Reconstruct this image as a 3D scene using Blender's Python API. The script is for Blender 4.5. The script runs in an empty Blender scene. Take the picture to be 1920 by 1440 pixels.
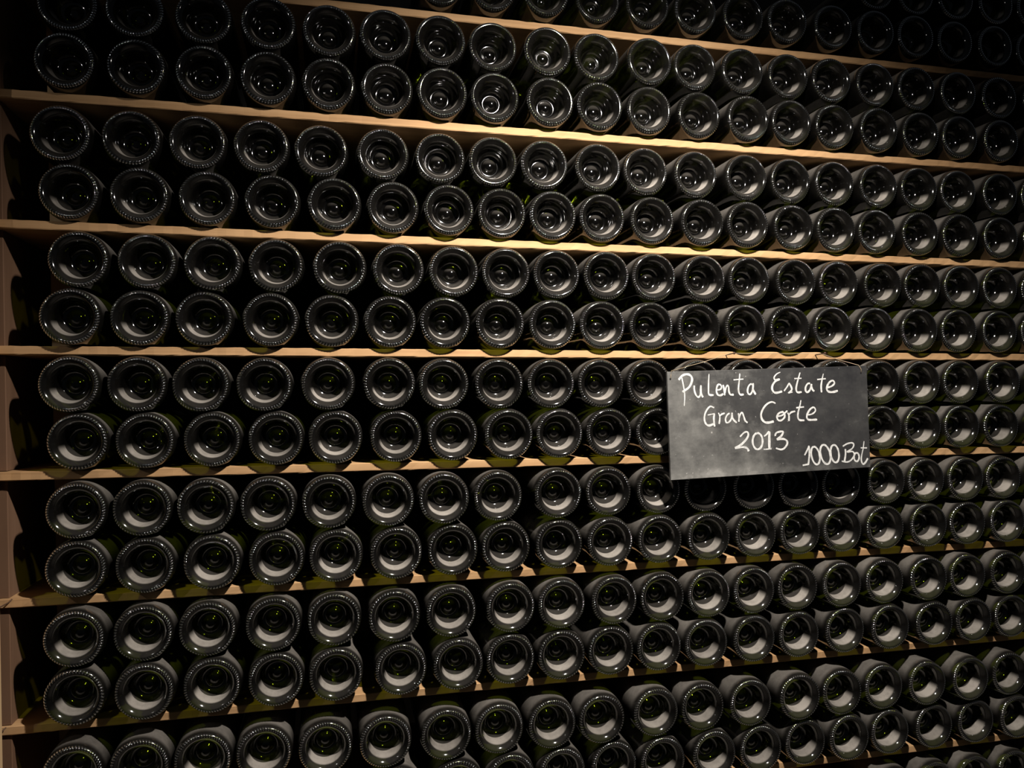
import bpy, math, random
from mathutils import Matrix, Vector

random.seed(7)
scene = bpy.context.scene
col = scene.collection

# ------------------------------------------------------------------ camera
EYE = 1.45                                   # camera height above the floor (m)
CAM = Vector((0.0, -1.16, EYE))              # bottle bases stand in the plane y = 0
cam_data = bpy.data.cameras.new('camera')
cam_data.sensor_fit = 'HORIZONTAL'
cam_data.sensor_width = 36.0
cam_data.lens = 36.0 * 1442.0 / 1920.0
cam_data.clip_start = 0.02
cam = bpy.data.objects.new('camera', cam_data)
col.objects.link(cam)
cr, cu, cf = (Vector((0.973395, -0.229068, -0.005499)), Vector((0.002192, -0.014692, 0.99989)),
              Vector((0.229124, 0.973299, 0.0138)))
cam.matrix_world = Matrix(((cr.x, cu.x, -cf.x, CAM.x), (cr.y, cu.y, -cf.y, CAM.y),
                           (cr.z, cu.z, -cf.z, CAM.z), (0, 0, 0, 1)))
scene.camera = cam

# ------------------------------------------------------------------ world, lamps, exposure
world = bpy.data.worlds.new('cellar_air')
scene.world = world
world.use_nodes = True
world.node_tree.nodes['Background'].inputs[0].default_value = (0.75, 0.85, 1.0, 1)
world.node_tree.nodes['Background'].inputs[1].default_value = 0.015


def spot(name, loc, target, watts, colour, radius, angle, blend):
    d = bpy.data.lights.new(name, 'SPOT')
    d.energy = watts
    d.color = colour
    d.shadow_soft_size = radius
    d.spot_size = math.radians(angle)
    d.spot_blend = blend
    o = bpy.data.objects.new(name, d)
    col.objects.link(o)
    o.location = loc
    o.rotation_euler = (Vector(target) - Vector(loc)).to_track_quat('-Z', 'Y').to_euler()
    return o


# the shaded cellar lamp above the picture, right of the camera, and a weaker one further along the aisle
spot('ceiling_lamp', (0.43, -0.64, EYE + 0.69), (0.47, 0.0, EYE - 0.36), 108.0, (1.0, 0.93, 0.85), 0.02, 128, 1.0)
spot('aisle_lamp', (-1.15, -0.75, EYE + 0.55), (-0.1, 0.0, EYE + 0.0), 4.5, (1.0, 0.95, 0.88), 0.010, 120, 0.6)

scene.view_settings.view_transform = 'Standard'
scene.view_settings.look = 'None'
scene.view_settings.exposure = 0.0
scene.view_settings.gamma = 1.0
scene.view_settings.use_curve_mapping = False
scene.cycles.adaptive_threshold = 0.06
scene.cycles.adaptive_min_samples = 16
scene.cycles.max_bounces = 3
scene.cycles.diffuse_bounces = 2
scene.cycles.glossy_bounces = 2
scene.cycles.transparent_max_bounces = 4
scene.cycles.caustics_reflective = False
scene.cycles.caustics_refractive = False


# ------------------------------------------------------------------ material helpers
def nodes(name):
    m = bpy.data.materials.new(name)
    m.use_nodes = True
    nt = m.node_tree
    return m, nt, nt.nodes, nt.links, nt.nodes['Principled BSDF']


def mathn(nt, op, a, b=None, clamp=False):
    n = nt.nodes.new('ShaderNodeMath')
    n.operation = op
    n.use_clamp = clamp
    for i, v in enumerate((a, b)):
        if v is None:
            continue
        if isinstance(v, (int, float)):
            n.inputs[i].default_value = v
        else:
            nt.links.new(v, n.inputs[i])
    return n.outputs[0]


def noise(nt, vec, scale, detail=3.0, rough=0.55):
    n = nt.nodes.new('ShaderNodeTexNoise')
    n.inputs['Scale'].default_value = scale
    n.inputs['Detail'].default_value = detail
    n.inputs['Roughness'].default_value = rough
    nt.links.new(vec, n.inputs['Vector'])
    return n.outputs['Fac']


def maprange(nt, v, a, b, c=0.0, d=1.0, smooth=True):
    n = nt.nodes.new('ShaderNodeMapRange')
    n.interpolation_type = 'SMOOTHSTEP' if smooth else 'LINEAR'
    nt.links.new(v, n.inputs['Value'])
    for k, x in zip(('From Min', 'From Max', 'To Min', 'To Max'), (a, b, c, d)):
        n.inputs[k].default_value = x
    return n.outputs['Result']


def ramp(nt, v, stops):
    n = nt.nodes.new('ShaderNodeValToRGB')
    e = n.color_ramp.elements
    while len(e) < len(stops):
        e.new(0.5)
    for s, (p, c) in zip(e, stops):
        s.position = p
        s.color = (*c, 1)
    nt.links.new(v, n.inputs['Fac'])
    return n.outputs['Color']


def object_coords(nt, scale=(1, 1, 1), shift_by_random=0.0):
    tc = nt.nodes.new('ShaderNodeTexCoord')
    mp = nt.nodes.new('ShaderNodeMapping')
    mp.inputs['Scale'].default_value = scale
    nt.links.new(tc.outputs['Object'], mp.inputs['Vector'])
    if shift_by_random:
        oi = nt.nodes.new('ShaderNodeObjectInfo')
        cb = nt.nodes.new('ShaderNodeCombineXYZ')
        r = mathn(nt, 'MULTIPLY', oi.outputs['Random'], shift_by_random)
        for i in range(3):
            nt.links.new(r, cb.inputs[i])
        nt.links.new(cb.outputs[0], mp.inputs['Location'])
    return mp.outputs[0]


def glass_material(name, dust_top, film, rough, up_from, up_to, clean_to=None, deep_end=None, ior=1.65, grey=1.0):
    """Dark green bottle glass: mirror-like surface over a tinted wall; grey cellar dust lies on whatever faces up."""
    m, nt, N, L, p = nodes(name)
    N.remove(p)
    vec = object_coords(nt, (1, 1, 1), 17.0)
    patch = noise(nt, vec, 70.0, 4.0, 0.7)
    geo = N.new('ShaderNodeNewGeometry')
    sep = N.new('ShaderNodeSeparateXYZ')
    L.new(geo.outputs['Normal'], sep.inputs[0])
    f = maprange(nt, sep.outputs['Z'], up_from, up_to, 0.0, dust_top)
    tc = N.new('ShaderNodeTexCoord')
    so = N.new('ShaderNodeSeparateXYZ')
    L.new(tc.outputs['Object'], so.inputs[0])
    if clean_to:                               # the heel is handled and knocked: little dust stays on it
        f = mathn(nt, 'MULTIPLY', f, maprange(nt, so.outputs['Y'], clean_to[0], clean_to[1], 0.06, 1.0))
    if deep_end:                               # the end of the hollow is steep and stays clean
        f = mathn(nt, 'MULTIPLY', f, maprange(nt, so.outputs['Y'], deep_end[0], deep_end[1], 1.0, 0.10))
    f = mathn(nt, 'ADD', f, maprange(nt, so.outputs['Y'], 0.008, 0.020, film[0], film[1]))
    f = mathn(nt, 'MULTIPLY', f, maprange(nt, patch, 0.25, 0.7, 0.72, 1.0))
    oi = N.new('ShaderNodeObjectInfo')
    own = mathn(nt, 'MULTIPLY_ADD', oi.outputs['Random'], 0.45)
    own.node.inputs[2].default_value = 0.75
    f = mathn(nt, 'MULTIPLY', f, own, True)
    dust = N.new('ShaderNodeBsdfDiffuse')
    dust.inputs['Color'].default_value = (0.31 * grey, 0.283 * grey, 0.252 * grey, 1)
    tr = N.new('ShaderNodeBsdfTransparent')
    tr.inputs['Color'].default_value = (0.30, 0.35, 0.07, 1)
    gl = N.new('ShaderNodeBsdfGlossy')
    gl.inputs['Roughness'].default_value = rough
    gl.inputs['Color'].default_value = (1, 1, 1, 1)
    fr = N.new('ShaderNodeFresnel')
    fr.inputs['IOR'].default_value = ior
    body = N.new('ShaderNodeMixShader')
    L.new(fr.outputs[0], body.inputs['Fac'])
    L.new(tr.outputs[0], body.inputs[1])
    L.new(gl.outputs[0], body.inputs[2])
    mix = N.new('ShaderNodeMixShader')
    L.new(f, mix.inputs['Fac'])
    L.new(body.outputs[0], mix.inputs[1])
    L.new(dust.outputs[0], mix.inputs[2])
    L.new(mix.outputs[0], N['Material Output'].inputs['Surface'])
    return m


def wood_material(name, dark, mid, light, grain=(3.0, 40.0, 90.0), rough=0.75):
    m, nt, N, L, p = nodes(name)
    vec = object_coords(nt, grain, 9.0)
    a = noise(nt, vec, 1.0, 6.0, 0.6)
    b = noise(nt, object_coords(nt, (1.3, 1.3, 1.3), 5.0), 2.2, 2.0)
    c = mathn(nt, 'ADD', mathn(nt, 'MULTIPLY', a, 0.65), mathn(nt, 'MULTIPLY', b, 0.35))
    L.new(ramp(nt, c, [(0.3, dark), (0.5, mid), (0.7, light)]), p.inputs['Base Color'])
    p.inputs['Roughness'].default_value = rough
    p.inputs['Specular IOR Level'].default_value = 0.25
    bump = N.new('ShaderNodeBump')
    bump.inputs['Strength'].default_value = 0.35
    bump.inputs['Distance'].default_value = 0.001
    L.new(a, bump.inputs['Height'])
    L.new(bump.outputs[0], p.inputs['Normal'])
    return m


def plain_material(name, colour, rough=0.6, metal=0.0):
    m, nt, N, L, p = nodes(name)
    n = noise(nt, object_coords(nt), 40.0, 3.0)
    c0 = tuple(x * 0.8 for x in colour)
    c1 = tuple(min(1, x * 1.15) for x in colour)
    L.new(ramp(nt, n, [(0.35, c0), (0.65, c1)]), p.inputs['Base Color'])
    p.inputs['Roughness'].default_value = rough
    p.inputs['Metallic'].default_value = metal
    return m


def slate_material():
    m, nt, N, L, p = nodes('slate_with_chalk_dust')
    vec = object_coords(nt)
    big = noise(nt, vec, 9.0, 5.0, 0.62)
    streak = noise(nt, object_coords(nt, (1.0, 1.0, 1.4)), 34.0, 6.0, 0.72)
    speck = noise(nt, vec, 190.0, 2.0, 0.5)
    tc = N.new('ShaderNodeTexCoord')
    sp = N.new('ShaderNodeSeparateXYZ')
    L.new(tc.outputs['Object'], sp.inputs[0])
    # chalk wiped towards the left side and the lower edge of the board
    lft = maprange(nt, sp.outputs['X'], -0.19, 0.10, 0.30, 0.0, False)
    low = maprange(nt, sp.outputs['Z'], -0.086, -0.055, 0.14, 0.0)
    s = mathn(nt, 'ADD', mathn(nt, 'MULTIPLY', big, 0.62), mathn(nt, 'MULTIPLY', streak, 0.38))
    s = mathn(nt, 'ADD', mathn(nt, 'ADD', s, lft), low)
    s = mathn(nt, 'ADD', s, maprange(nt, speck, 0.68, 0.76, 0.0, 0.35))
    L.new(ramp(nt, s, [(0.42, (0.017, 0.017, 0.019)), (0.62, (0.042, 0.0415, 0.041)),
                       (0.85, (0.16, 0.157, 0.147)), (1.0, (0.33, 0.32, 0.30))]), p.inputs['Base Color'])
    p.inputs['Roughness'].default_value = 0.7
    p.inputs['Specular IOR Level'].default_value = 0.3
    return m


def chalk_material():
    m, nt, N, L, p = nodes('chalk')
    n = noise(nt, object_coords(nt), 160.0, 4.0, 0.7)
    L.new(ramp(nt, n, [(0.3, (0.40, 0.40, 0.39)), (0.58, (0.64, 0.635, 0.615))]), p.inputs['Base Color'])
    p.inputs['Roughness'].default_value = 0.95
    p.inputs['Specular IOR Level'].default_value = 0.1
    return m


GLASS = glass_material('bottle_glass', 0.40, (0.014, 0.007), 0.10, 0.0, 0.75, (0.005, 0.016))
PUNT = glass_material('punt_glass', 0.95, (0.016, 0.006), 0.09, 0.15, 0.60, (0.0060, 0.0090), (0.0225, 0.0245), grey=1.0)
KNURL = glass_material('knurl_glass', 0.08, (0.026, 0.026), 0.11, 0.1, 0.9, ior=2.0)
SHELF = wood_material('shelf_wood', (0.33, 0.185, 0.085), (0.47, 0.28, 0.135), (0.57, 0.355, 0.18))
PANEL = wood_material('panel_wood', (0.12, 0.064, 0.036), (0.17, 0.094, 0.055), (0.215, 0.125, 0.077), (9.0, 30.0, 3.0))
POST = wood_material('post_wood', (0.42, 0.27, 0.14), (0.58, 0.40, 0.22), (0.68, 0.49, 0.29), (40.0, 40.0, 3.0))
BACK = plain_material('dark_plaster', (0.03, 0.027, 0.025), 0.9)
CONCRETE = plain_material('floor_concrete', (0.16, 0.145, 0.13), 0.85)
IRON = plain_material('rusty_iron', (0.10, 0.055, 0.035), 0.55, 0.6)
CORD = plain_material('cord_fibre', (0.36, 0.28, 0.18), 0.9)
SLATE = slate_material()
CHALK = chalk_material()
HOLE = plain_material('drill_hole', (0.006, 0.006, 0.006), 0.9)


# ------------------------------------------------------------------ mesh helpers
def link(name, mesh, parent=None, loc=(0, 0, 0)):
    o = bpy.data.objects.new(name, mesh)
    col.objects.link(o)
    o.parent = parent
    o.location = loc
    return o


def mesh_from(name, verts, faces, mat, smooth=False):
    me = bpy.data.meshes.new(name)
    me.from_pydata(verts, [], faces)
    me.materials.append(mat)
    if smooth:
        me.polygons.foreach_set('use_smooth', [True] * len(me.polygons))
    me.update()
    return me


def lathe(name, profile, mat, seg=64):
    """Turn (radius, y) points round the y axis; a zero radius closes the end."""
    verts, faces, rings = [], [], []
    for r, y in profile:
        if r < 1e-6:
            rings.append([len(verts)])
            verts.append((0, y, 0))
        else:
            ids = []
            for k in range(seg):
                a = 2 * math.pi * k / seg
                ids.append(len(verts))
                verts.append((r * math.cos(a), y, r * math.sin(a)))
            rings.append(ids)
    for A, B in zip(rings, rings[1:]):
        for k in range(seg):
            k2 = (k + 1) % seg
            if len(A) == 1:
                faces.append((A[0], B[k2], B[k]))
            elif len(B) == 1:
                faces.append((A[k], A[k2], B[0]))
            else:
                faces.append((A[k], A[k2], B[k2], B[k]))
    # order chosen so that outside normals point away from the glass
    return mesh_from(name, verts, [tuple(reversed(f)) for f in faces], mat, True)


def smooth_profile(pts, n=4):
    out = []
    for i in range(len(pts) - 1):
        p0, p1 = pts[max(i - 1, 0)], pts[i]
        p2, p3 = pts[i + 1], pts[min(i + 2, len(pts) - 1)]
        for k in range(n):
            t = k / n
            out.append(tuple(0.5 * ((2 * b) + (-a + c) * t + (2 * a - 5 * b + 4 * c - d) * t * t +
                                    (-a + 3 * b - 3 * c + d) * t ** 3) for a, b, c, d in zip(p0, p1, p2, p3)))
    out.append(tuple(pts[-1]))
    return out


def rough_board(name, x0, x1, y0, y1, z0, z1, mat, step=0.02, wobble=0.0006, bevel=0.0012, axis=0):
    """A sawn board: chamfered long edges that waver a little along its length."""
    lo, hi = ((x0, x1), (y0, y1), (z0, z1))[axis]
    n = max(2, int((hi - lo) / step))
    others = [i for i in range(3) if i != axis]
    b = [(x0, x1), (y0, y1), (z0, z1)]
    (a0, a1), (c0, c1) = b[others[0]], b[others[1]]
    sect = [(a0 + bevel, c0), (a1 - bevel, c0), (a1, c0 + bevel), (a1, c1 - bevel),
            (a1 - bevel, c1), (a0 + bevel, c1), (a0, c1 - bevel), (a0, c0 + bevel)]
    verts, faces = [], []
    for i in range(n + 1):
        t = lo + (hi - lo) * i / n
        for j, (a, c) in enumerate(sect):
            v = [0, 0, 0]
            v[axis] = t
            v[others[0]] = a + (random.uniform(-wobble, wobble) if j in (0, 5, 6, 7) else 0)
            v[others[1]] = c + (random.uniform(-wobble, 0) if j in (4, 5) else 0)
            verts.append(v)
    for i in range(n):
        for j in range(8):
            k = (j + 1) % 8
            f = (i * 8 + j, i * 8 + k, (i + 1) * 8 + k, (i + 1) * 8 + j)
            faces.append(f if axis == 1 else tuple(reversed(f)))
    cap0, cap1 = tuple(range(8)), tuple(range(n * 8, n * 8 + 8))
    faces += [cap0 if axis != 1 else tuple(reversed(cap0)), tuple(reversed(cap1)) if axis != 1 else cap1]
    return mesh_from(name, verts, faces, mat)


def tube(name, pts, radius, mat, seg=8):
    pts = [Vector(p) for p in pts]
    verts, faces = [], []
    for i, p in enumerate(pts):
        d = (pts[min(i + 1, len(pts) - 1)] - pts[max(i - 1, 0)]).normalized()
        s = d.cross(Vector((0, 0, 1)) if abs(d.z) < 0.9 else Vector((1, 0, 0))).normalized()
        t = d.cross(s)
        r = radius[i] if isinstance(radius, (list, tuple)) else radius
        for k in range(seg):
            a = 2 * math.pi * k / seg
            verts.append(p + s * (r * math.cos(a)) + t * (r * math.sin(a)))
    for i in range(len(pts) - 1):
        for k in range(seg):
            k2 = (k + 1) % seg
            faces.append((i * seg + k, i * seg + k2, (i + 1) * seg + k2, (i + 1) * seg + k))
    faces += [tuple(reversed(range(seg))), tuple(range((len(pts) - 1) * seg, len(pts) * seg))]
    return mesh_from(name, verts, faces, mat, True)


# ------------------------------------------------------------------ the cellar itself
def structure(name, mesh):
    o = link(name, mesh)
    o['kind'] = 'structure'
    return o


structure('floor', mesh_from('floor', [(-2.5, -3, 0), (3.5, -3, 0), (3.5, 0.62, 0), (-2.5, 0.62, 0),
                                      (-2.5, -3, -.1), (3.5, -3, -.1), (3.5, 0.62, -.1), (-2.5, 0.62, -.1)],
          [(0, 1, 2, 3), (7, 6, 5, 4), (0, 4, 5, 1), (1, 5, 6, 2), (2, 6, 7, 3), (3, 7, 4, 0)], CONCRETE))
structure('wall_back', mesh_from('wall_back', [(-2.5, 0.5, 0), (3.5, 0.5, 0), (3.5, 0.5, 2.8), (-2.5, 0.5, 2.8),
                                              (-2.5, 0.62, 0), (3.5, 0.62, 0), (3.5, 0.62, 2.8), (-2.5, 0.62, 2.8)],
          [(0, 1, 2, 3), (7, 6, 5, 4), (0, 4, 5, 1), (1, 5, 6, 2), (2, 6, 7, 3), (3, 7, 4, 0)], BACK))

# ------------------------------------------------------------------ the rack
SHELF_TOPS = [0.6080, 0.4220, 0.2430, 0.0705, -0.1015, -0.2755, -0.449, -0.632, -0.7320]   # relative to the eye
THICK = 0.0123
FRONT = 0.023
FRONTS = [0.045, 0.015, 0.014, 0.013, 0.017, FRONT, 0.025, 0.025, 0.025]    # the boards are not quite flush
SIDE_X = -0.4335


def lean(me):                                # the left end of the rack leans outwards a little
    for v in me.vertices:
        v.co.x -= 0.0191 * (v.co.z - (EYE - 0.10))
    return me


rack = link('bottle_rack', None)
rack['label'] = 'tall rack of pale rough-sawn wooden shelf boards filled with bottles'
rack['category'] = 'rack'
for z, front in zip(SHELF_TOPS, FRONTS):
    link('shelf_board', rough_board('shelf_board', -0.75, 1.385, front, 0.34, EYE + z - THICK, EYE + z, SHELF, 0.012), rack)
# upright planks between the boards at the left end, and the post in front of them
edges = [1.05] + SHELF_TOPS + [-1.45]
for i in range(len(edges) - 1):
    hi, lo = edges[i] - (THICK if i else 0), edges[i + 1]
    link('side_plank', lean(rough_board('side_plank', SIDE_X - 0.018, SIDE_X, 0.030, 0.215,
                                   EYE + lo + 0.0005, EYE + hi - 0.0005, PANEL, 0.05, 0.0008, 0.001, 2)), rack)
for i in range(len(edges) - 1):
    hi, lo = edges[i] - (THICK if i else 0), edges[i + 1]
    link('side_plank', rough_board('side_plank', 1.36, 1.378, 0.050, 0.33, EYE + lo + 0.0005, EYE + hi - 0.0005,
                                   PANEL, 0.05, 0.0008, 0.001, 2), rack)
link('front_post', lean(rough_board('front_post', -0.50, -0.4385, -0.012, 0.0125, 0.0, EYE + 1.05, POST, 0.05, 0.001, 0.0015, 2)), rack)
link('rear_post', lean(rough_board('rear_post', -0.50, -0.43, 0.341, 0.38, 0.0, EYE + 1.05, POST, 0.05, 0.001, 0.0015, 2)), rack)

# rusty wire tied round the post end where two of the boards meet it
for zz, x1 in ((-0.2755, -0.424), (-0.449, -0.431)):
    link('binding_wire', tube('binding_wire', [(-0.455, -0.0095, EYE + zz - 0.024), (-0.442, -0.0098, EYE + zz - 0.010),
                                               (x1 - 0.004, FRONT - 0.003, EYE + zz - 0.004), (x1, FRONT - 0.0015, EYE + zz + 0.0005)],
                              0.0009, IRON, 6), rack)

# ------------------------------------------------------------------ one bottle
RB = 0.0397
ring_pts = [(0.0388, 0.0055), (0.0377, 0.0024), (0.0361, 0.0006), (0.0344, 0.0), (0.0329, 0.0002), (0.0309, 0.0012)]
body_prof = [(0.0344, 0.0), (0.0361, 0.0006), (0.0377, 0.0024), (0.0388, 0.0055), (0.0394, 0.0095), (RB, 0.016)]
body_prof = smooth_profile(body_prof, 3) + [(RB, 0.06), (RB, 0.12), (0.0394, 0.180)]
body_prof += smooth_profile([(0.0392, 0.188), (0.0368, 0.203), (0.0290, 0.219), (0.0195, 0.230), (0.0155, 0.242),
                             (0.0145, 0.262), (0.0142, 0.282)], 3)
body_prof += [(0.0155, 0.2825), (0.0155, 0.292), (0.0138, 0.294), (0.0, 0.294)]
BODY = lathe('bottle_body', body_prof, GLASS)
punt_prof = smooth_profile([(0.0344, 0.0), (0.0326, 0.0004), (0.0301, 0.0022), (0.0276, 0.0050), (0.0256, 0.0086),
                            (0.0242, 0.0130), (0.0233, 0.0180), (0.0224, 0.0235), (0.0206, 0.0286), (0.0174, 0.0325),
                            (0.0140, 0.0340), (0.0114, 0.0334), (0.0090, 0.0311), (0.0060, 0.0290), (0.0028, 0.0279),
                            (0.0, 0.0276)], 3)
punt_prof = [(max(r, 0.0), y) for r, y in punt_prof]
punt_prof[-1] = (0.0, 0.0276)
PUNT_ME = lathe('punt', list(reversed(punt_prof)), PUNT)


def knurl_mesh(count, slant, inner, outer):
    """The ring of small moulded ridges on the bearing edge: each a low rounded bar lying across the edge."""
    def edge(r):                       # depth of the bearing edge at radius r
        for (r1, y1), (r0, y0) in zip(ring_pts, ring_pts[1:]):
            if r0 <= r <= r1:
                return y0 + (y1 - y0) * (r - r0) / (r1 - r0)
        return 0.0
    verts, faces = [], []
    for k in range(count):
        a0 = 2 * math.pi * k / count
        base = len(verts)
        half = math.pi / count * 0.66
        rows = 5
        for j in range(rows):
            t = j / (rows - 1)
            r = inner + (outer - inner) * t
            a = a0 + slant * (t - 0.5)
            h = 0.00062 * math.sin(math.pi * min(max(t * 0.9 + 0.05, 0), 1)) ** 0.6
            y = edge(r)
            for da, lift in ((-half, -0.0004), (-half * .55, h * .75), (0, h), (half * .55, h * .75), (half, -0.0004)):
                verts.append((r * math.cos(a + da), y - lift, r * math.sin(a + da)))
        for j in range(rows - 1):
            for i in range(4):
                p = base + j * 5 + i
                faces.append((p, p + 1, p + 6, p + 5))
    return mesh_from('knurled_ring', verts, faces, KNURL, True)


KNURLS = [knurl_mesh(58, 0.05, 0.0334, 0.0378), knurl_mesh(54, -0.04, 0.0336, 0.0376), knurl_mesh(62, 0.03, 0.0333, 0.0375)]

# x positions in millimetres of every bottle, row by row from the top
ROWS = {
    -1: [955.4, 1041.1, 1126.9, 1214.6, 1301.4],
    0: [168.2, 252.1, 338.8, 427.7, 514.7, 601.7, 691.3, 775.4, 866.6, 953.3, 1037.2, 1124.8, 1212.6, 1300.4],
    1: [-352.1, -266.4, -176.1, -87.5, -1.6, 81.0, 164.0, 246.3, 333.9, 416.5, 506.3, 588.6, 673.4, 761.8, 844.6, 932.1, 1015.5, 1105.9, 1198.0, 1284.2],
    2: [-355.2, -264.3, -175.4, -88.3, -2.5, 83.1, 166.5, 248.7, 337.8, 420.4, 505.6, 595.4, 683.5, 765.7, 850.9, 937.4, 1025.4, 1109.1, 1200.0, 1286.2],
    3: [-360.9, -271.0, -183.9, -97.2, -13.4, 76.5, 162.9, 245.1, 327.3, 416.5, 498.7, 586.8, 679.3, 764.8, 849.7, 936.1, 1021.2, 1103.4, 1194.8, 1281.0],
    4: [-350.2, -260.6, -171.1, -82.6, 5.5, 91.3, 175.9, 259.3, 341.6, 423.8, 510.6, 598.4, 680.6, 768.9, 851.7, 933.9, 1022.2, 1104.4, 1196.9, 1283.1],
    5: [-338.0, -250.2, -164.0, -77.5, 13.0, 98.9, 182.9, 265.1, 347.3, 429.5, 511.7, 600.3, 682.5, 770.8, 853.7, 941.2, 1023.5, 1105.9, 1191.7, 1277.9],
    6: [-347.8, -260.4, -175.4, -85.0, 1.3, 86.7, 169.5, 255.0, 339.9, 423.1, 507.2, 592.0, 676.6, 759.3, 841.5, 926.0, 1016.7, 1098.9, 1190.4, 1276.6],
    7: [-348.9, -263.8, -180.3, -93.9, -4.2, 84.9, 167.4, 253.6, 336.9, 419.1, 501.3, 591.2, 678.6, 762.7, 848.3, 938.7, 1020.9, 1103.2, 1195.9, 1282.1],
    8: [-338.8, -253.4, -164.7, -77.8, 6.3, 94.9, 181.0, 268.2, 350.4, 432.7, 516.9, 603.1, 685.3, 769.9, 852.5, 941.1, 1023.3, 1105.5, 1190.9, 1277.1],
    9: [-340.0, -256.7, -173.3, -88.9, -3.1, 82.7, 166.7, 251.0, 346.9, 432.0, 517.9, 601.0, 688.6, 771.8, 854.5, 945.3, 1027.5, 1109.7, 1192.9, 1279.1],
    10: [-340.5, -253.2, -164.8, -77.3, 6.6, 94.3, 180.2, 263.2, 349.0, 433.1, 518.2, 605.0, 692.1, 774.3, 856.5, 943.8, 1031.5, 1114.9, 1199.6, 1285.8],
    11: [-341.6, -255.2, -171.1, -81.8, 4.1, 91.6, 177.3, 270.0, 352.2, 440.2, 522.4, 604.6, 686.8, 769.8, 854.3, 941.4, 1030.1, 1113.5, 1201.6, 1287.8],
    12: [-341.4, -253.1, -164.8, -78.2, 6.2, 100.8, 187.2, 269.4, 351.6, 433.8, 516.0, 598.2, 685.8, 770.8, 860.6, 948.9, 1038.9, 1123.6, 1208.5, 1294.7],
    13: [-343.2, -259.2, -177.0, -94.8, -9.1, 77.7, 168.9, 251.1, 334.8, 417.0, 508.4, 592.8, 677.9, 769.7, 852.0, 936.7, 1024.0, 1113.9, 1203.2, 1289.4],
    14: [94.6, 186.4, 268.6, 350.8, 437.6, 519.8, 611.1, 695.7, 781.9, 864.6, 948.5, 1039.5, 1127.5, 1217.0, 1303.2],
    15: [955.6, 1040.0, 1125.8, 1211.6, 1297.8],
}
ORD = ['first', 'second', 'third', 'fourth', 'fifth', 'sixth', 'seventh', 'eighth', 'ninth', 'tenth', 'eleventh',
       'twelfth', 'thirteenth', 'fourteenth', 'fifteenth', 'sixteenth', 'seventeenth', 'eighteenth', 'nineteenth', 'twentieth']


def place_bottle(x, y, z, label, group):
    o = link('wine_bottle', BODY, None, (x, y, EYE + z))
    o.rotation_euler = (0, random.uniform(0, 6.28), 0)
    o['label'] = label
    o['category'] = 'bottle'
    o['group'] = group
    link('punt', PUNT_ME, o)
    k = link('knurled_ring', random.choice(KNURLS), o)
    k['kind'] = 'stuff'


D = 2 * RB + 0.0003
lower_z = {}
for row in [0, -1, 2, 1, 4, 3, 6, 5, 8, 7, 10, 9, 12, 11, 14, 13, 15]:
    xs = [v / 1000 for v in ROWS[row]]
    if row == 15:
        shelf, z0 = 8, SHELF_TOPS[8] + RB + 0.0002
    else:
        shelf = (row + 1) // 2
        z0 = SHELF_TOPS[shelf] + RB + 0.0002
    if row == 15:
        where, grp = 'row under the lowest visible shelf board', 'bottles under the lowest shelf board'
    else:
        lev = 'lower' if row % 2 == 0 else 'upper'
        where = f'{lev} row on the {ORD[shelf]} shelf board from top'
        grp = f'bottles on the {ORD[shelf]} shelf board'
    for i, x in enumerate(xs):
        z = z0
        if row % 2 == 1 and row != 15:
            below = [b / 1000 for b in ROWS[row + 1]]
            if row == 13:
                below = [-0.343, -0.257, -0.170, -0.084, 0.006] + below
            z = max(z0 + math.sqrt(max(D * D - (x - b) ** 2, 0)) for b in below if abs(x - b) < D)
        y = random.uniform(-0.0025, 0.0025)
        if row < 1:
            y += 0.024
        place_bottle(x, y, z, f'dusty wine bottle, {ORD[i]} from left, {where}', grp)

# ------------------------------------------------------------------ the chalkboard sign
SIGN_C = Vector((0.7022, -0.032, EYE - 0.0458))
SIGN_W, SIGN_H, SIGN_T = 0.3640, 0.1720, 0.0045
SIGN_ROT = math.radians(1.70)
sign = link('chalkboard_sign', rough_board('chalkboard_sign', -SIGN_W / 2, SIGN_W / 2, 0.0, SIGN_T, -SIGN_H / 2, SIGN_H / 2,
                                           SLATE, 0.02, 0.00004, 0.0008))
sign.location = SIGN_C
sign.rotation_euler = (0, -SIGN_ROT, 0)
sign['label'] = 'small dark slate chalkboard with white handwriting hanging in front of the bottles'
sign['category'] = 'sign'

# sketch coordinates of the handwriting to metres on the board
HM = [0.0001947679, -7.1816014e-06, -0.18720312, -8.6987355e-06, -0.00017582458, 0.13620239, -3.657411e-05, -5.2935638e-06]


def board_point(u, v):
    a, b, c, d, e, f, g, h = HM
    w = g * u + h * v + 1
    return (a * u + b * v + c) / w, (d * u + e * v + f) / w


def oval(cx, cy, rx, ry, lean=0.0):
    return [(cx + rx * math.cos(a) - lean * math.sin(a) * ry, cy + ry * math.sin(a))
            for a in [math.radians(-100 + 20 * k) for k in range(19)]]


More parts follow.
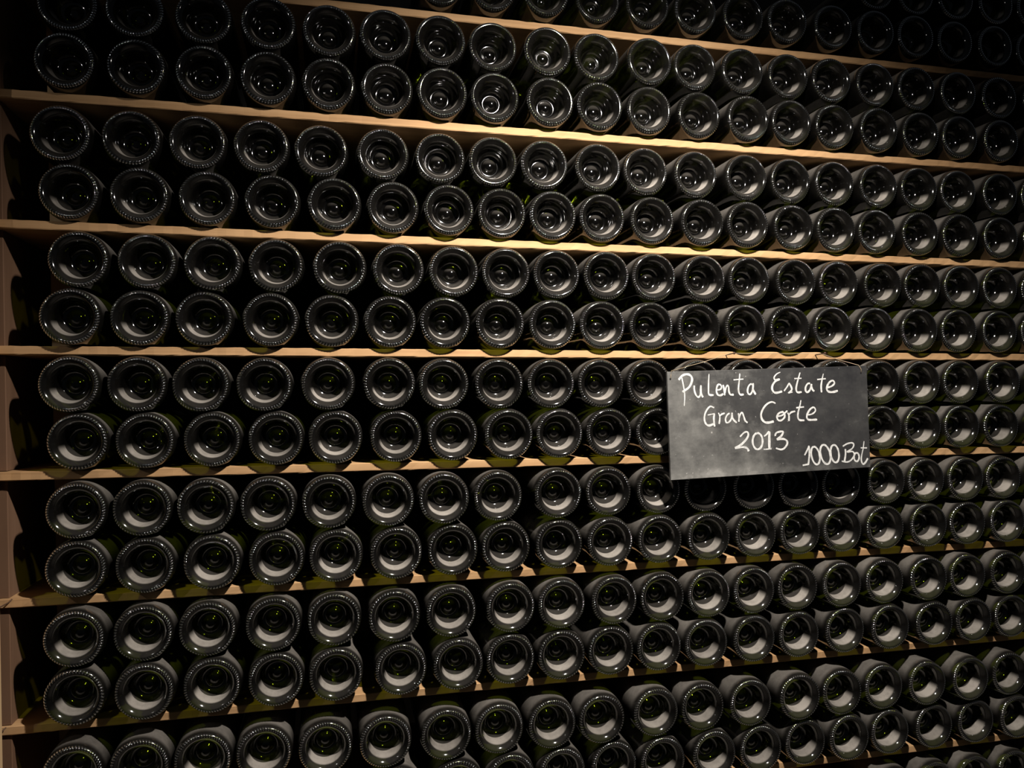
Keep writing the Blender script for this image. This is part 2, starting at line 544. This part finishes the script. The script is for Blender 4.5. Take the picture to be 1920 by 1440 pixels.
def ribbon(strokes, depth):
    verts, faces = [], []
    for si, (pts, w) in enumerate(strokes):
        pts = smooth_profile([board_point(*p) for p in pts], 5) if len(pts) > 2 else [board_point(*p) for p in pts]
        n = len(pts)
        ws = w if isinstance(w, tuple) else (w, w)
        base = len(verts)
        for i, (x, z) in enumerate(pts):
            a, b = pts[max(i - 1, 0)], pts[min(i + 1, n - 1)]
            dx, dz = b[0] - a[0], b[1] - a[1]
            l = math.hypot(dx, dz) or 1
            nx, nz = -dz / l, dx / l
            t = i / (n - 1)
            h = (ws[0] + (ws[1] - ws[0]) * t) * 0.5 * 0.000180
            h *= 1 + 0.10 * math.sin(i * 0.55 + x * 300)
            if i in (0, n - 1):
                h *= 0.72
            for y, q in ((0.0002, 1.0), (-depth - 0.00012 * si - 0.0001 * t, 0.9)):
                verts.append((x + nx * h * q, y, z + nz * h * q))
                verts.append((x - nx * h * q, y, z - nz * h * q))
        for i in range(n - 1):
            p, q = base + 4 * i, base + 4 * (i + 1)
            faces += [(p + 2, p + 3, q + 3, q + 2), (p, p + 2, q + 2, q), (p + 3, p + 1, q + 1, q + 3)]
        faces += [(base, base + 1, base + 3, base + 2)]
        e = base + 4 * (n - 1)
        faces += [(e + 2, e + 3, e + 1, e)]
    return mesh_from('chalk_letter', verts, faces, CHALK)


LETTERS = [
    # Pulenta
    [([(145, 358), (175, 322), (215, 307), (250, 317), (266, 347), (260, 387), (238, 425), (205, 450), (180, 466)], (20, 22)),
     ([(172, 335), (182, 380), (192, 430), (199, 480), (200, 530), (196, 592)], (15, 8))],
    [([(286, 408), (287, 450), (300, 490), (320, 512), (338, 500), (345, 465), (346, 405)], 17),
     ([(346, 410), (346, 470), (364, 515)], (16, 22))],
    [([(419, 303), (416, 370), (415, 440), (420, 488), (462, 494)], (10, 20))],
    [([(490, 448), (520, 443), (532, 422), (520, 400), (500, 402), (488, 430), (487, 465), (500, 492), (525, 496), (548, 482)], (13, 19))],
    [([(545, 402), (553, 430), (562, 496)], 17), ([(562, 480), (572, 428), (585, 408), (596, 422), (599, 460), (612, 488), (642, 490)], (14, 19))],
    [([(697, 300), (692, 360), (685, 430), (690, 474), (705, 490), (732, 487)], (12, 20)), ([(640, 357), (728, 350)], 18)],
    [([(814, 402), (795, 394), (774, 420), (767, 460), (780, 486), (800, 478), (814, 440), (818, 388)], 17),
     ([(818, 386), (816, 440), (840, 488)], (14, 22))],
    # Estate
    [([(1062, 287), (1028, 305), (1006, 335), (1016, 356), (1057, 350)], (9, 18)),
     ([(1057, 352), (1015, 372), (990, 412), (992, 452), (1020, 473), (1078, 460)], (18, 21))],
    [([(1096, 456), (1122, 420), (1142, 386)], (14, 14)), ([(1140, 384), (1160, 418), (1164, 448), (1134, 476)], 18), ([(1134, 476), (1172, 465)], 14)],
    [([(1240, 290), (1226, 340), (1210, 400), (1205, 445), (1218, 468), (1254, 464)], (12, 20)), ([(1188, 345), (1252, 342)], 17)],
    [([(1330, 388), (1310, 390), (1291, 420), (1291, 455), (1308, 467), (1332, 440), (1344, 392)], 18), ([(1340, 392), (1350, 440), (1368, 458)], (16, 20))],
    [([(1450, 300), (1440, 345), (1430, 410), (1433, 468)], (8, 20)), ([(1394, 353), (1470, 345)], 18)],
    [([(1485, 425), (1525, 412), (1550, 386), (1536, 362), (1507, 375), (1486, 410), (1482, 442), (1500, 462), (1540, 464), (1580, 452)], (16, 22))],
    # Gran
    [([(466, 608), (432, 595), (402, 625), (382, 670), (380, 720), (396, 755), (425, 766), (462, 752)], (12, 22)), ([(408, 673), (470, 660)], 14), ([(468, 660), (463, 705), (470, 776)], (14, 20))],
    [([(505, 652), (518, 690), (512, 752)], (12, 16)), ([(516, 688), (530, 668), (562, 655)], (12, 17))],
    [([(606, 657), (585, 670), (569, 705), (576, 738), (600, 735), (622, 702), (628, 652)], 15), ([(627, 650), (634, 704), (668, 742)], (14, 20))],
    [([(685, 655), (690, 690), (689, 732)], (14, 15)), ([(690, 700), (705, 660), (720, 652), (735, 690), (746, 722), (767, 740)], (14, 18))],
    # Corte
    [([(1018, 567), (985, 554), (940, 575), (905, 620), (889, 670), (902, 718), (942, 740), (1003, 728)], (14, 24))],
    [([(1090, 640), (1050, 655), (1032, 688), (1046, 718), (1076, 716), (1102, 685), (1092, 648), (1060, 650)], 17), ([(1032, 684), (1080, 672), (1125, 632)], 15)],
    [([(1128, 650), (1140, 680), (1138, 724)], (14, 18)), ([(1140, 668), (1160, 647), (1195, 637)], (14, 18))],
    [([(1248, 538), (1238, 590), (1222, 650), (1222, 698), (1240, 716), (1278, 718)], (12, 20)), ([(1205, 606), (1274, 598)], 20)],
    [([(1308, 670), (1350, 660), (1378, 632), (1364, 602), (1335, 615), (1310, 650), (1300, 690), (1320, 713), (1392, 711)], (12, 20))],
    # 2013
    [([(700, 866), (735, 830), (765, 822), (775, 850), (755, 890), (705, 940), (655, 968)], (14, 22)), ([(655, 970), (720, 958), (762, 966), (778, 994)], (14, 24))],
    [(oval(858, 905, 45, 72), 19)],
    [([(915, 862), (940, 842), (962, 816)], (14, 18)), ([(964, 818), (963, 890), (964, 972)], 24), ([(912, 978), (982, 972)], 16)],
    [([(1014, 858), (1030, 828), (1085, 818), (1070, 858), (1030, 890)], (16, 20)), ([(1030, 890), (1088, 884), (1120, 902), (1122, 932), (1098, 966), (1066, 978), (1022, 966)], (20, 18))],
    # 1000
    [([(1280, 1028), (1305, 980), (1319, 944)], (16, 14)), ([(1319, 944), (1322, 1020), (1313, 1114)], (15, 20)), ([(1262, 1118), (1316, 1108)], 20)],
    [(oval(1377, 1031, 37, 79, -0.16), 18)],
    [(oval(1466, 1021, 43, 86, -0.18), 19)],
    [(oval(1550, 1014, 37, 78, -0.10), 18)],
    # Bot
    [([(1622, 949), (1660, 926), (1705, 917), (1721, 936), (1704, 969), (1660, 998), (1708, 994), (1726, 1022), (1700, 1066), (1662, 1087), (1612, 1080)], 15), ([(1645, 972), (1646, 1024), (1636, 1086)], 18)],
    [(oval(1745, 1044, 23, 38), 17)],
    [([(1813, 902), (1805, 964), (1792, 1024), (1788, 1074), (1803, 1106), (1825, 1090), (1846, 1054)], (9, 20)), ([(1783, 962), (1838, 962)], 17)],
]
for li, strokes in enumerate(LETTERS):
    link('chalk_letter', ribbon(strokes, 0.00018 + 0.00022 * (li % 2)), sign)

# two drilled holes, and the cord that runs from hole to nail to nail to hole
HOLES = [(-0.1770, 0.0745), (0.1700, 0.0745)]
for hx, hz in HOLES:
    vs = [(hx, -0.0006, hz)] + [(hx + 0.0014 * math.cos(k * math.pi / 6), -0.0006, hz + 0.0014 * math.sin(k * math.pi / 6)) for k in range(12)]
    vs += [(x, SIGN_T * 0.5, z) for x, y, z in vs[1:]]
    fs = [(0, 1 + (k + 1) % 12, 1 + k) for k in range(12)]
    fs += [(1 + k, 1 + (k + 1) % 12, 13 + (k + 1) % 12, 13 + k) for k in range(12)]
    link('drill_hole', mesh_from('drill_hole', vs, fs, HOLE), sign)

NAILS = [(0.6444, 0.0640), (0.8143, 0.0651)]
HEADS = [Vector((x + 0.0015, -0.013, EYE + z + 0.0022)) for x, z in NAILS]
HITS = [Vector((x, FRONTS[3] + 0.006, EYE + z)) for x, z in NAILS]
for k, (hd, ht) in enumerate(zip(HEADS, HITS)):
    d = (ht - hd).normalized()
    nail = link('nail', tube('nail', [hd, hd + d * 0.010, hd + d * 0.018, ht], 0.0009, IRON))
    nail['label'] = ('rusty nail holding the cord, nearer the left end of the chalkboard' if k == 0 else
                     'rusty nail holding the cord, nearer the right end of the chalkboard')
    nail['category'] = 'nail'
    nail['group'] = 'nails in the shelf board above the chalkboard'
    link('nail_head', tube('nail_head', [hd - d * 0.0011, hd - d * 0.0007, hd + d * 0.0006], [0.0016, 0.0022, 0.0022], IRON, 10), nail)

inv = (Matrix.Translation(SIGN_C) @ Matrix.Rotation(-SIGN_ROT, 4, 'Y')).inverted()
knots = [inv @ (h + (t - h).normalized() * 0.012 + Vector((0, 0, 0.0012))) for h, t in zip(HEADS, HITS)]
path = []
(h0x, h0z), (h1x, h1z) = HOLES
path += [Vector((h0x, -0.0012, h0z)), Vector((h0x + 0.0006, -0.0016, h0z + 0.006)), Vector((h0x + 0.002, -0.0010, SIGN_H / 2 + 0.0012))]
path += [knots[0].lerp(path[-1], 0.5) + Vector((0, 0, -0.0012)), knots[0], knots[0].lerp(knots[1], 0.5) + Vector((0, 0, -0.0006)), knots[1]]
end = Vector((h1x - 0.004, -0.0010, SIGN_H / 2 + 0.0012))
path += [knots[1].lerp(end, 0.5) + Vector((0, 0, -0.0012)), end, Vector((h1x, -0.0016, h1z + 0.006)), Vector((h1x + 0.0004, -0.0012, h1z))]
link('hanging_cord', tube('hanging_cord', path, 0.00045, CORD, 6), sign)
